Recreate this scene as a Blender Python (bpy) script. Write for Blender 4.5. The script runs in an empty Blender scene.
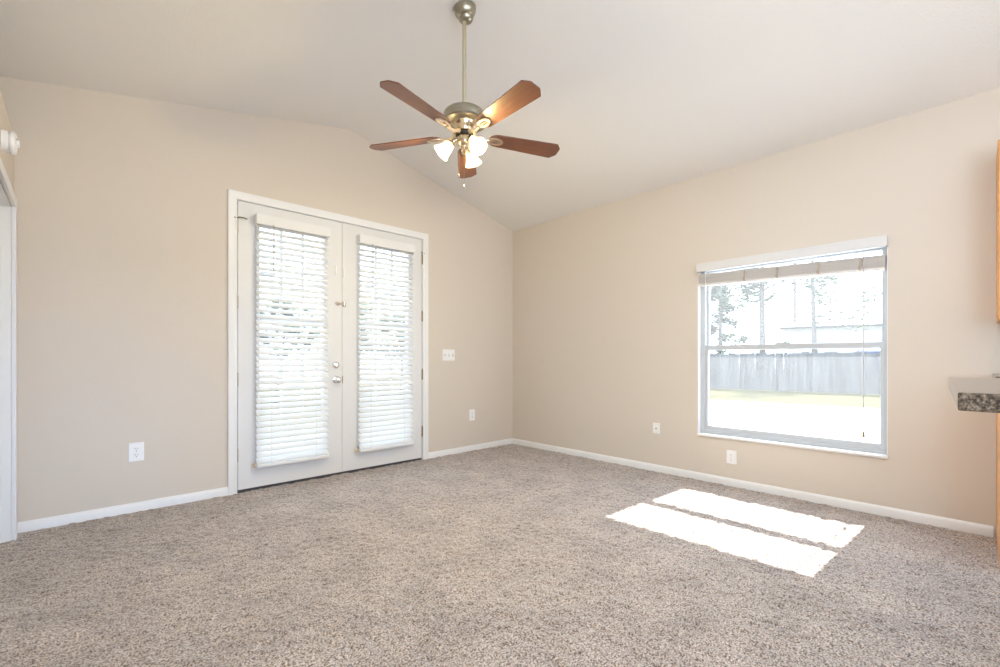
import bpy, bmesh, math, random
import numpy as np
from mathutils import Vector, Matrix

# ------------------------------------------------------------------ camera, sky, sun, exposure
scene = bpy.context.scene
C = scene.collection
CAM = Vector((-3.504, -3.5356, 0.934))
YAW = 0.7532
cd = bpy.data.cameras.new('camera')
cam = bpy.data.objects.new('camera', cd)
C.objects.link(cam)
cam.location = CAM
cam.rotation_euler = (math.pi / 2, 0, -YAW)
cd.sensor_width = 36.0
cd.lens = 36.0 * 448.44 / 1000.0
cd.shift_y = 0.0253
cd.clip_start = 0.02
cd.clip_end = 400
scene.camera = cam

world = bpy.data.worlds.new('sky')
scene.world = world
world.use_nodes = True
bg = world.node_tree.nodes['Background']
bg.inputs['Color'].default_value = (0.76, 0.945, 1.20, 1)
bg.inputs['Strength'].default_value = 3.2

sd = bpy.data.lights.new('sun', 'SUN')
sd.energy = 11
sd.color = (1.0, 1.0, 1.0)
sd.angle = math.radians(0.55)
sun = bpy.data.objects.new('sun', sd)
C.objects.link(sun)
sun.rotation_euler = Vector((-1.0, 0.066, -1.185)).to_track_quat('-Z', 'Y').to_euler()
sun.location = (6, -2, 9)

# unseen area lights added behind and above the camera to fill the room
def area(name, loc, aim, w, h, energy, col, spread=180):
    d = bpy.data.lights.new(name, 'AREA')
    d.shape = 'RECTANGLE'; d.size = w; d.size_y = h; d.energy = energy; d.color = col
    d.spread = math.radians(spread)
    o = bpy.data.objects.new(name, d); C.objects.link(o)
    o.location = loc
    o.rotation_euler = Vector(aim).to_track_quat('-Z', 'Y').to_euler()
    return o
area('side_fill', (-3.60, -4.35, 1.25), (1.0, 0.92, 0.0), 1.3, 1.3, 27.0, (0.80, 0.95, 1.18))  # added fill from the left, brightens the window wall
area('low_cool_fill', (-2.6, -6.4, 0.60), (-0.75, 6.4, -0.30), 0.7, 0.5, 0.65, (0.52, 0.90, 1.55), 24)  # added narrow cool fill for the low left of the door wall
area('upward_fill', (-2.9, -5.1, 1.5), (-0.05, 0.42, 1.0), 1.2, 1.2, 23.0, (0.92, 0.98, 1.03))  # added fill aimed up to brighten the ceiling
area('overhead_fill', (-1.75, -3.30, 2.56), (0.0, 0.05, -1.0), 0.7, 0.5, 13.5, (0.80, 0.95, 1.18))  # added overhead fill for the carpet at right, no fixture behind it

scene.view_settings.view_transform = 'Standard'
scene.view_settings.look = 'None'
scene.view_settings.exposure = 0.76
scene.view_settings.gamma = 1.0
scene.view_settings.use_curve_mapping = False
scene.cycles.use_denoising = True
scene.cycles.max_bounces = 14
scene.cycles.diffuse_bounces = 8
scene.cycles.transparent_max_bounces = 24
scene.cycles.sample_clamp_indirect = 6.0

rnd = random.Random(7)

# ------------------------------------------------------------------ helpers
def bm_box(bm, x0, x1, y0, y1, z0, z1, M=None):
    vs = [bm.verts.new((x, y, z)) for z in (z0, z1) for y in (y0, y1) for x in (x0, x1)]
    if M is not None:
        for v in vs:
            v.co = M @ v.co
    for f in ((0, 2, 3, 1), (4, 5, 7, 6), (0, 1, 5, 4), (1, 3, 7, 5), (3, 2, 6, 7), (2, 0, 4, 6)):
        bm.faces.new([vs[i] for i in f])
    return vs

def bm_lathe(bm, prof, seg=32, M=None, closed=False):
    rings = []
    for r, z in prof:
        ring = []
        for i in range(seg):
            a = 2 * math.pi * i / seg
            p = Vector((r * math.cos(a), r * math.sin(a), z))
            ring.append(bm.verts.new(M @ p if M is not None else p))
        rings.append(ring)
    n = len(rings)
    for k in range(n if closed else n - 1):
        a, b = rings[k], rings[(k + 1) % n]
        for i in range(seg):
            j = (i + 1) % seg
            bm.faces.new((a[i], a[j], b[j], b[i]))
    return rings

def bm_tube(bm, pts, rad, seg=8, cap=True):
    pts = [Vector(p) for p in pts]
    rads = rad if isinstance(rad, (list, tuple)) else [rad] * len(pts)
    rings = []
    up = None
    for i, p in enumerate(pts):
        t = (pts[min(i + 1, len(pts) - 1)] - pts[max(i - 1, 0)]).normalized()
        if up is None:
            up = t.orthogonal().normalized()
        side = t.cross(up)
        if side.length < 1e-6:
            up = t.orthogonal().normalized(); side = t.cross(up)
        side.normalize()
        up = side.cross(t).normalized()
        rings.append([bm.verts.new(p + rads[i] * (math.cos(2 * math.pi * k / seg) * up + math.sin(2 * math.pi * k / seg) * side)) for k in range(seg)])
    for a, b in zip(rings, rings[1:]):
        for k in range(seg):
            bm.faces.new((a[k], a[(k + 1) % seg], b[(k + 1) % seg], b[k]))
    if cap:
        bm.faces.new(rings[0][::-1]); bm.faces.new(rings[-1])

def bm_prism(bm, poly, z0, z1, M=None):
    a = [bm.verts.new((x, y, z0)) for x, y in poly]
    b = [bm.verts.new((x, y, z1)) for x, y in poly]
    if M is not None:
        for v in a + b:
            v.co = M @ v.co
    n = len(poly)
    bm.faces.new(a[::-1]); bm.faces.new(b)
    for i in range(n):
        bm.faces.new((a[i], a[(i + 1) % n], b[(i + 1) % n], b[i]))

def bm_sphere(bm, c, r, u=16, v=10, scale=(1, 1, 1)):
    M = Matrix.Translation(c) @ Matrix.Diagonal((scale[0], scale[1], scale[2], 1))
    bmesh.ops.create_uvsphere(bm, u_segments=u, v_segments=v, radius=r, matrix=M)

def bm_sweep(bm, path, prof, U, V, N, O, close=False):
    """mitred moulding: path in (u,v) of a wall plane, profile (across to the left of travel, out along N)"""
    P = [Vector(p) for p in path]
    U, V, N, O = map(Vector, (U, V, N, O))
    rows = []
    for i, p in enumerate(P):
        d0 = (P[i] - P[i - 1]).normalized() if i else None
        d1 = (P[i + 1] - P[i]).normalized() if i < len(P) - 1 else None
        if d0 is None: d0 = d1
        if d1 is None: d1 = d0
        n0, n1 = Vector((-d0.y, d0.x)), Vector((-d1.y, d1.x))
        m = (n0 + n1).normalized()
        k = 1.0 / max(0.2, m.dot(n0))
        rows.append([bm.verts.new(O + U * (p.x + m.x * k * a) + V * (p.y + m.y * k * a) + N * h) for a, h in prof])
    for a, b in zip(rows, rows[1:]):
        for k in range(len(prof) - 1):
            bm.faces.new((a[k], a[k + 1], b[k + 1], b[k]))
    bm.faces.new(rows[0]); bm.faces.new(rows[-1][::-1])

def link(name, bm, mat, parent=None, smooth=None, bevel=0.0, bseg=2):
    bmesh.ops.recalc_face_normals(bm, faces=bm.faces[:])
    me = bpy.data.meshes.new(name)
    bm.to_mesh(me); bm.free()
    me.materials.append(mat)
    o = bpy.data.objects.new(name, me)
    C.objects.link(o)
    if parent is not None:
        o.parent = parent
    if bevel:
        m = o.modifiers.new('bevel', 'BEVEL')
        m.width = bevel; m.segments = bseg; m.limit_method = 'ANGLE'; m.angle_limit = math.radians(35)
        m.harden_normals = False
    if smooth is not None:
        me.polygons.foreach_set('use_smooth', [True] * len(me.polygons))
        try:
            me.set_sharp_from_angle(angle=math.radians(smooth))
        except Exception:
            pass
    return o

def tag(o, label, cat, group=None, kind=None):
    o['label'] = label
    o['category'] = cat
    if group: o['group'] = group
    if kind: o['kind'] = kind
    return o

def structure(o, label=None):
    o['kind'] = 'structure'
    if label: o['label'] = label
    return o

def empty(name, loc=(0, 0, 0), rz=0.0):
    o = bpy.data.objects.new(name, None)
    o.empty_display_size = 0.1
    C.objects.link(o)
    o.location = loc
    o.rotation_euler = (0, 0, rz)
    return o

def copy_tree(o, parent=None):
    c = o.copy(); C.objects.link(c)
    if parent is not None: c.parent = parent
    for ch in [x for x in scene.objects if x.parent == o]:
        copy_tree(ch, c)
    return c

# ------------------------------------------------------------------ materials
def new_mat(name):
    m = bpy.data.materials.new(name); m.use_nodes = True
    nt = m.node_tree
    return m, nt, nt.nodes['Principled BSDF'], nt.nodes['Material Output']

def mat(name, col, rough=0.5, metal=0.0, spec=0.5, noise=0.0, nscale=20, bump=0.0, bscale=100, bdist=0.002, stretch=None, emit=None, estr=0.0, trans=0.0):
    m, nt, b, out = new_mat(name)
    b.inputs['Base Color'].default_value = (*col, 1)
    b.inputs['Roughness'].default_value = rough
    b.inputs['Metallic'].default_value = metal
    b.inputs['Specular IOR Level'].default_value = spec
    tc = nt.nodes.new('ShaderNodeTexCoord')
    vec = tc.outputs['Object']
    if stretch:
        mp = nt.nodes.new('ShaderNodeMapping'); mp.inputs['Scale'].default_value = stretch
        nt.links.new(vec, mp.inputs['Vector']); vec = mp.outputs['Vector']
    if noise:
        n = nt.nodes.new('ShaderNodeTexNoise'); n.inputs['Scale'].default_value = nscale; n.inputs['Detail'].default_value = 4
        nt.links.new(vec, n.inputs['Vector'])
        r = nt.nodes.new('ShaderNodeValToRGB')
        r.color_ramp.elements[0].position = 0.3; r.color_ramp.elements[1].position = 0.7
        r.color_ramp.elements[0].color = (*[c * (1 - noise) for c in col], 1)
        r.color_ramp.elements[1].color = (*[min(1, c * (1 + noise)) for c in col], 1)
        nt.links.new(n.outputs['Fac'], r.inputs['Fac']); nt.links.new(r.outputs['Color'], b.inputs['Base Color'])
    if bump:
        n2 = nt.nodes.new('ShaderNodeTexNoise'); n2.inputs['Scale'].default_value = bscale; n2.inputs['Detail'].default_value = 3
        nt.links.new(vec, n2.inputs['Vector'])
        bp = nt.nodes.new('ShaderNodeBump'); bp.inputs['Strength'].default_value = bump; bp.inputs['Distance'].default_value = bdist
        nt.links.new(n2.outputs['Fac'], bp.inputs['Height']); nt.links.new(bp.outputs['Normal'], b.inputs['Normal'])
    if emit:
        b.inputs['Emission Color'].default_value = (*emit, 1); b.inputs['Emission Strength'].default_value = estr
    if trans:
        t = nt.nodes.new('ShaderNodeBsdfTranslucent'); t.inputs['Color'].default_value = (*col, 1)
        mx = nt.nodes.new('ShaderNodeMixShader'); mx.inputs['Fac'].default_value = trans
        nt.links.new(b.outputs['BSDF'], mx.inputs[1]); nt.links.new(t.outputs['BSDF'], mx.inputs[2])
        nt.links.new(mx.outputs['Shader'], out.inputs['Surface'])
    return m

M_WALL = mat('beige_wall_paint', (0.66, 0.592, 0.510), rough=0.75, spec=0.25, bump=0.25, bscale=90, bdist=0.002)
M_CEIL = mat('textured_ceiling_paint', (0.80, 0.785, 0.76), rough=0.9, spec=0.1, bump=0.4, bscale=110, bdist=0.004)
M_TRIM = mat('white_trim_paint', (0.79, 0.785, 0.775), rough=0.4, spec=0.4)
M_DOOR = mat('white_door_paint', (0.72, 0.715, 0.705), rough=0.45, spec=0.4, bump=0.04, bscale=60)
M_VINYL = mat('pale_grey_vinyl', (0.52, 0.545, 0.57), rough=0.4, spec=0.4)
M_SLAT = mat('white_slat', (0.76, 0.76, 0.75), rough=0.5, spec=0.3, trans=0.10)
M_STACK = mat('cream_wood_slat', (0.80, 0.76, 0.72), rough=0.5, spec=0.3, trans=0.15, noise=0.05, nscale=8, stretch=(1, 0.2, 8))
M_VALANCE = mat('white_valance', (0.67, 0.66, 0.65), rough=0.5, spec=0.3)
M_VALANCE2 = mat('warm_white_valance', (0.77, 0.765, 0.755), rough=0.5, spec=0.3)
M_WAND = mat('pale_grey_wand', (0.52, 0.51, 0.49), rough=0.5)
M_CORD = mat('white_cord', (0.75, 0.73, 0.70), rough=0.8)
M_TAPE = mat('tan_ladder_cord', (0.62, 0.50, 0.40), rough=0.8)
M_PLASTIC = mat('white_plastic', (0.86, 0.85, 0.84), rough=0.35)
M_SLOT = mat('dark_slot', (0.06, 0.055, 0.05), rough=0.6)
M_BRASS = mat('antique_brass', (0.26, 0.21, 0.12), rough=0.4, metal=1.0)
M_NICKEL = mat('satin_nickel', (0.72, 0.66, 0.56), rough=0.25, metal=1.0)
M_GOLD = mat('polished_brass_nickel', (0.74, 0.62, 0.43), rough=0.18, metal=1.0)
M_GREYMET = mat('brushed_pewter', (0.40, 0.37, 0.29), rough=0.32, metal=1.0)
M_ROD = mat('brushed_rod', (0.66, 0.60, 0.46), rough=0.4, metal=1.0)
M_CHROME = mat('polished_chrome', (0.78, 0.78, 0.78), rough=0.12, metal=1.0)
M_RUBBER = mat('dark_door_sweep', (0.05, 0.045, 0.05), rough=0.7)
M_BLADE = mat('cherry_blade', (0.165, 0.066, 0.038), rough=0.38, spec=0.5, noise=0.22, nscale=14, stretch=(1.2, 14, 14))
M_OAK = mat('honey_oak', (0.66, 0.31, 0.10), rough=0.4, noise=0.14, nscale=9, stretch=(8, 8, 0.8))
M_FENCE = mat('weathered_fence', (0.100, 0.094, 0.086), rough=0.9, noise=0.5, nscale=5, stretch=(2, 2, 0.12))
M_CONC = mat('pale_concrete', (0.62, 0.60, 0.57), rough=0.9, noise=0.05, nscale=1.0)
M_GRASS = mat('dry_lawn', (0.085, 0.075, 0.036), rough=1.0, noise=0.25, nscale=3.0, spec=0.0)
M_BARK = mat('grey_bark', (0.13, 0.115, 0.10), rough=0.95, noise=0.3, nscale=5)
M_LEAF = mat('grey_green_leaf', (0.095, 0.115, 0.08), rough=0.8, noise=0.3, nscale=0.8, trans=0.35)
M_LEAF2 = mat('pale_leaf', (0.26, 0.29, 0.22), rough=0.8, noise=0.2, nscale=0.8, trans=0.4)
M_SIDING = mat('pale_siding', (0.50, 0.50, 0.50), rough=0.8)
M_SHINGLE = mat('pale_shingle', (0.55, 0.54, 0.52), rough=0.9, noise=0.1, nscale=6)
M_TARP = mat('blue_tarpaulin', (0.04, 0.06, 0.20), rough=0.5)

def carpet_mat():
    m, nt, b, out = new_mat('beige_pile_carpet')
    tc = nt.nodes.new('ShaderNodeTexCoord')
    n1 = nt.nodes.new('ShaderNodeTexNoise'); n1.inputs['Scale'].default_value = 160; n1.inputs['Detail'].default_value = 4; n1.inputs['Roughness'].default_value = 0.65
    n2 = nt.nodes.new('ShaderNodeTexNoise'); n2.inputs['Scale'].default_value = 4.5; n2.inputs['Detail'].default_value = 5
    for n in (n1, n2): nt.links.new(tc.outputs['Object'], n.inputs['Vector'])
    r = nt.nodes.new('ShaderNodeValToRGB')
    e = r.color_ramp.elements
    e[0].position = 0.385; e[0].color = (0.075, 0.056, 0.045, 1)
    e[1].position = 0.62; e[1].color = (0.61, 0.525, 0.455, 1)
    x = r.color_ramp.elements.new(0.50); x.color = (0.345, 0.280, 0.235, 1)
    nt.links.new(n1.outputs['Fac'], r.inputs['Fac'])
    mr = nt.nodes.new('ShaderNodeMapRange'); mr.inputs[1].default_value = 0.3; mr.inputs[2].default_value = 0.7; mr.inputs[3].default_value = 0.80; mr.inputs[4].default_value = 1.13
    nt.links.new(n2.outputs['Fac'], mr.inputs[0])
    mx = nt.nodes.new('ShaderNodeVectorMath'); mx.operation = 'SCALE'
    nt.links.new(r.outputs['Color'], mx.inputs[0]); nt.links.new(mr.outputs[0], mx.inputs['Scale'])
    nt.links.new(mx.outputs[0], b.inputs['Base Color'])
    b.inputs['Roughness'].default_value = 1.0
    b.inputs['Specular IOR Level'].default_value = 0.05
    b.inputs['Sheen Weight'].default_value = 0.5
    b.inputs['Sheen Roughness'].default_value = 0.5
    n3 = nt.nodes.new('ShaderNodeTexNoise'); n3.inputs['Scale'].default_value = 190; n3.inputs['Detail'].default_value = 2
    nt.links.new(tc.outputs['Object'], n3.inputs['Vector'])
    bp = nt.nodes.new('ShaderNodeBump'); bp.inputs['Strength'].default_value = 0.5; bp.inputs['Distance'].default_value = 0.005
    nt.links.new(n3.outputs['Fac'], bp.inputs['Height']); nt.links.new(bp.outputs['Normal'], b.inputs['Normal'])
    return m
M_CARPET = carpet_mat()

def granite_mat():
    m, nt, b, out = new_mat('speckled_brown_granite')
    tc = nt.nodes.new('ShaderNodeTexCoord')
    n1 = nt.nodes.new('ShaderNodeTexNoise'); n1.inputs['Scale'].default_value = 120; n1.inputs['Detail'].default_value = 6; n1.inputs['Roughness'].default_value = 0.75
    nt.links.new(tc.outputs['Object'], n1.inputs['Vector'])
    r = nt.nodes.new('ShaderNodeValToRGB'); e = r.color_ramp.elements
    e[0].position = 0.40; e[0].color = (0.03, 0.024, 0.018, 1)
    e[1].position = 0.72; e[1].color = (0.45, 0.37, 0.29, 1)
    x = e.new(0.52); x.color = (0.13, 0.098, 0.068, 1)
    nt.links.new(n1.outputs['Fac'], r.inputs['Fac']); nt.links.new(r.outputs['Color'], b.inputs['Base Color'])
    b.inputs['Roughness'].default_value = 0.14
    return m
M_GRANITE = granite_mat()

def glass_mat(name, veil, veilcol=(0.95, 0.97, 1.0)):
    """clear pane: see-through, a little mirror, and a faint milky layer that imitates glare haze"""
    m, nt, b, out = new_mat(name)
    nt.nodes.remove(b)
    tr = nt.nodes.new('ShaderNodeBsdfTransparent'); tr.inputs['Color'].default_value = (0.97, 0.98, 0.98, 1)
    gl = nt.nodes.new('ShaderNodeBsdfGlossy'); gl.inputs['Roughness'].default_value = 0.02
    tl = nt.nodes.new('ShaderNodeBsdfTranslucent'); tl.inputs['Color'].default_value = (*veilcol, 1)  # glare haze put into the pane, washes out the view
    m1 = nt.nodes.new('ShaderNodeMixShader'); m1.inputs['Fac'].default_value = 0.012
    m2 = nt.nodes.new('ShaderNodeMixShader'); m2.inputs['Fac'].default_value = veil
    nt.links.new(tr.outputs[0], m1.inputs[1]); nt.links.new(gl.outputs[0], m1.inputs[2])
    nt.links.new(m1.outputs[0], m2.inputs[1]); nt.links.new(tl.outputs[0], m2.inputs[2])
    nt.links.new(m2.outputs[0], out.inputs['Surface'])
    return m
M_GLASS = glass_mat('window_glass', 0.03, (1.0, 0.97, 0.93))
M_DOORGLASS = glass_mat('door_glass', 0.012)
M_SHADE = mat('frosted_glass_shade', (0.92, 0.88, 0.80), rough=0.35, trans=0.6, emit=(1.0, 0.86, 0.66), estr=0.9)
M_BULB = mat('lit_bulb', (1, 1, 1), emit=(1.0, 0.88, 0.70), estr=14)

# ------------------------------------------------------------------ room shell
XL = -3.76          # face of the left wall
XE = -5.2           # far end of the plant ledge
YB = -6.9           # wall behind the camera
RX, RZ = -1.864, 2.823
SL, SR = 0.204, 0.2548
def ceil_z(x): return RZ - SR * (x - RX) if x > RX else RZ + SL * (x - RX)

def floor_mesh():
    sp = 0.0075
    xs = np.arange(XL - 0.13, 0.0001 + sp, sp); ys = np.arange(-3.9, 0.02, sp)
    nx, ny = len(xs), len(ys)
    g = np.random.default_rng(3)
    h = g.random((ny, nx))
    def blur(a, n):
        for _ in range(n):
            a = (a + np.roll(a, 1, 0) + np.roll(a, -1, 0)) / 3
            a = (a + np.roll(a, 1, 1) + np.roll(a, -1, 1)) / 3
        return a
    a = blur(h, 1); a = (a - a.mean()) / a.std()
    b2 = blur(g.random((ny, nx)), 60); b2 = (b2 - b2.mean()) / b2.std()
    z = np.clip(a, -2, 2) * 0.0028 + np.clip(b2, -2, 2) * 0.0010 - 0.004
    z = np.minimum(z, 0.003)
    X, Y = np.meshgrid(xs, ys)
    # far plain strip joins behind the camera
    co = np.stack([X, Y, z], -1).reshape(-1, 3)
    idx = np.arange(nx * ny).reshape(ny, nx)
    q = np.stack([idx[:-1, :-1], idx[:-1, 1:], idx[1:, 1:], idx[1:, :-1]], -1).reshape(-1, 4)
    extra = np.array([[XL - 0.13, YB - 0.2, -0.004], [sp, YB - 0.2, -0.004], [sp, -3.9, -0.004], [XL - 0.13, -3.9, -0.004]])
    n0 = len(co)
    co = np.vstack([co, extra]); q = np.vstack([q, [[n0, n0 + 1, n0 + 2, n0 + 3]]])
    me = bpy.data.meshes.new('floor')
    me.vertices.add(len(co)); me.vertices.foreach_set('co', co.astype(np.float32).ravel())
    me.loops.add(q.size); me.loops.foreach_set('vertex_index', q.astype(np.int32).ravel())
    me.polygons.add(len(q)); me.polygons.foreach_set('loop_start', np.arange(0, q.size, 4, dtype=np.int32))
    me.update(calc_edges=True)
    me.polygons.foreach_set('use_smooth', [True] * len(q))
    me.materials.append(M_CARPET)
    o = bpy.data.objects.new('floor', me); C.objects.link(o)
    return structure(o, 'beige cut-pile carpet covering the whole floor')
floor_mesh()

# ceiling: two slopes meeting in a softly rounded ridge, 0.1 m thick
bm = bmesh.new()
prof = [(XE - 0.2, ceil_z(XE - 0.2))]
W = 0.09
for k in range(9):
    t = k / 8
    p0, p1, p2 = (RX - W, ceil_z(RX - W)), (RX, RZ), (RX + W, ceil_z(RX + W))
    prof.append(tuple((1 - t) ** 2 * p0[i] + 2 * t * (1 - t) * p1[i] + t * t * p2[i] for i in (0, 1)))
prof.append((0.2, ceil_z(0.2)))
a = [bm.verts.new((x, 0.2, z)) for x, z in prof]; b = [bm.verts.new((x, YB - 0.2, z)) for x, z in prof]
at = [bm.verts.new((x, 0.2, 3.1)) for x, z in prof]; bt = [bm.verts.new((x, YB - 0.2, 3.1)) for x, z in prof]
for i in range(len(prof) - 1):
    bm.faces.new((a[i], a[i + 1], b[i + 1], b[i])); bm.faces.new((at[i], bt[i], bt[i + 1], at[i + 1]))
    bm.faces.new((a[i], at[i], at[i + 1], a[i + 1])); bm.faces.new((b[i], b[i + 1], bt[i + 1], bt[i]))
bm.faces.new((a[0], b[0], bt[0], at[0])); bm.faces.new((a[-1], at[-1], bt[-1], b[-1]))
structure(link('ceiling', bm, M_CEIL, smooth=12), 'white textured vaulted ceiling')

# wall_back: the wall with the french doors
DX0, DX1, DZ = -2.700, -1.182, 2.043       # rough opening of the doors
bm = bmesh.new()
T = 0.15
for x0, x1, z0, z1 in ((XE, DX0 - 0.03, -0.05, 3.0), (DX1 + 0.03, T, -0.05, 3.0), (DX0 - 0.03, DX1 + 0.03, DZ + 0.02, 3.0)):
    bm_box(bm, x0, x1, 0, T, z0, z1)
structure(link('wall_back', bm, M_WALL), 'beige wall with the french doors')

# wall_right: the wall with the window
WY0, WY1, WZ0, WZ1 = -3.168, -2.046, 0.356, 1.645
bm = bmesh.new()
WT = 0.13
for y0, y1, z0, z1 in ((YB, WY0, -0.05, 2.7), (WY1, T, -0.05, 2.7), (WY0, WY1, -0.05, WZ0), (WY0, WY1, WZ1, 2.7)):
    bm_box(bm, 0, WT, y0, y1, z0, z1)
structure(link('wall_right', bm, M_WALL), 'beige wall with the window')

# wall_left: a lower wall that stops at a ledge under the vault, with a doorway
LH = 2.128
LY0, LY1, LZ = -1.0, -0.14, 1.715
bm = bmesh.new()
for y0, y1, z0, z1 in ((LY1, 0, -0.05, LH), (YB, LY0, -0.05, LH), (LY0, LY1, LZ, LH)):
    bm_box(bm, XL - 0.115, XL, y0, y1, z0, z1)
bm_box(bm, XE, XL - 0.115, YB, 0, LH - 0.1, LH)         # top of the ledge
structure(link('wall_left', bm, M_WALL), 'low beige wall ending in a ledge under the ceiling')
bm = bmesh.new(); bm_box(bm, XE - 0.12, XE, YB, T, LH - 0.1, 3.0)
structure(link('wall_outer', bm, M_WALL))

# wall_front behind the camera, with a wide opening to daylight
bm = bmesh.new()
for x0, x1, z0, z1 in ((XE, -1.7, -0.05, 3.0), (-0.35, WT, -0.05, 3.0), (-1.7, -0.35, 2.1, 3.0)):
    bm_box(bm, x0, x1, YB - 0.13, YB, z0, z1)
structure(link('wall_front', bm, M_WALL))

# baseboards
BB = [(0.0, 0.0), (0.0, 0.012), (0.040, 0.012), (0.048, 0.009), (0.054, 0.004), (0.058, 0.0)]
def baseboard(name, x0, y0, x1, y1, N):
    bm = bmesh.new()
    d = Vector((x1 - x0, y1 - y0, 0)); L = d.length; d.normalize()
    bm_sweep(bm, [(0, -0.004), (L, -0.004)], BB, d, (0, 0, 1), N, (x0, y0, 0))
    return structure(link(name, bm, M_TRIM, smooth=50))
baseboard('baseboard_back_left', XL, 0, -2.756, 0, (0, -1, 0))
baseboard('baseboard_back_right', -1.125, 0, 0, 0, (0, -1, 0))
baseboard('baseboard_right', 0, -3.59, 0, 0, (-1, 0, 0))
baseboard('baseboard_left', XL, -6.8, XL, LY0 - 0.06, (1, 0, 0))

# door casings (mitred)
CAS = [(0, 0), (0, 0.011), (0.006, 0.015), (0.014, 0.012), (0.030, 0.013), (0.046, 0.018), (0.056, 0.018), (0.057, 0.0)]
bm = bmesh.new()
bm_sweep(bm, [(DX1 + 0.003, -0.004), (DX1 + 0.003, DZ), (DX0 + 0.003 - 0.006, DZ), (DX0 - 0.003, -0.004)][::-1], CAS, (1, 0, 0), (0, 0, 1), (0, -1, 0), (0, 0, 0))
structure(link('trim_1', bm, M_TRIM, smooth=30), 'white casing around the french doors')
bm = bmesh.new()        # jamb of the french doors
for x0, x1, z0, z1 in ((DX0 - 0.03, DX0 - 0.002, 0, DZ + 0.02), (DX1 + 0.002, DX1 + 0.03, 0, DZ + 0.02), (DX0 - 0.002, DX1 + 0.002, DZ, DZ + 0.02)):
    bm_box(bm, x0, x1, 0.0, T, z0, z1)
bm_box(bm, DX0 - 0.002, DX0 + 0.010, 0.052, 0.075, 0, DZ); bm_box(bm, DX1 - 0.010, DX1 + 0.002, 0.052, 0.075, 0, DZ); bm_box(bm, DX0 + 0.01, DX1 - 0.01, 0.052, 0.075, DZ - 0.012, DZ)
structure(link('trim_2', bm, M_TRIM), 'jamb of the french doors')
bm = bmesh.new()
bm_box(bm, DX0 - 0.002, DX1 + 0.002, 0.006, T + 0.03, -0.03, 0.004)
structure(link('door_threshold', bm, M_RUBBER), 'dark threshold under the french doors')

CAS2 = [(0, 0), (0, 0.016), (0.005, 0.018), (0.045, 0.018), (0.057, 0.012), (0.057, 0.0)]
bm = bmesh.new()
bm_sweep(bm, [(LY1 + 0.005, -0.004), (LY1 + 0.005, LZ + 0.005), (LY0 - 0.005, LZ + 0.005), (LY0 - 0.005, -0.004)], [(-a, h) for a, h in CAS2], (0, 1, 0), (0, 0, 1), (1, 0, 0), (XL, 0, 0))
structure(link('trim_3', bm, M_TRIM, smooth=30), 'white casing of the doorway in the left wall')
bm = bmesh.new()
bm_box(bm, XL - 0.115, XL, LY1 - 0.002, LY1 + 0.012, 0, LZ); bm_box(bm, XL - 0.115, XL, LY0 - 0.012, LY0 + 0.002, 0, LZ); bm_box(bm, XL - 0.115, XL, LY0, LY1, LZ - 0.002, LZ + 0.012)
bm_box(bm, XL - 0.075, XL - 0.036, LY1 - 0.013, LY1 - 0.002, 0, LZ); bm_box(bm, XL - 0.075, XL - 0.036, LY0 + 0.002, LY0 + 0.013, 0, LZ)
structure(link('trim_4', bm, M_TRIM), 'jamb and stop of the doorway in the left wall')
bm = bmesh.new()
bm_box(bm, XL - 0.112, XL - 0.077, LY0 + 0.003, LY1 - 0.003, 0.008, LZ - 0.003)
structure(link('door_3', bm, M_DOOR, bevel=0.002), 'white flat door in the left wall')

# ------------------------------------------------------------------ french doors
def hinge_bm(x, z, s, stop=None):
    bm = bmesh.new()
    bm_lathe(bm, [(0.0, 0), (0.0075, 0), (0.0075, 0.088), (0.0, 0.088)], 10, Matrix.Translation((x, -0.004, z - 0.044)))
    for dz in (-0.048, 0.046):
        bm_sphere(bm, (x, -0.004, z + dz + 0.001), 0.0055, 8, 6)
    return bm

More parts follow.
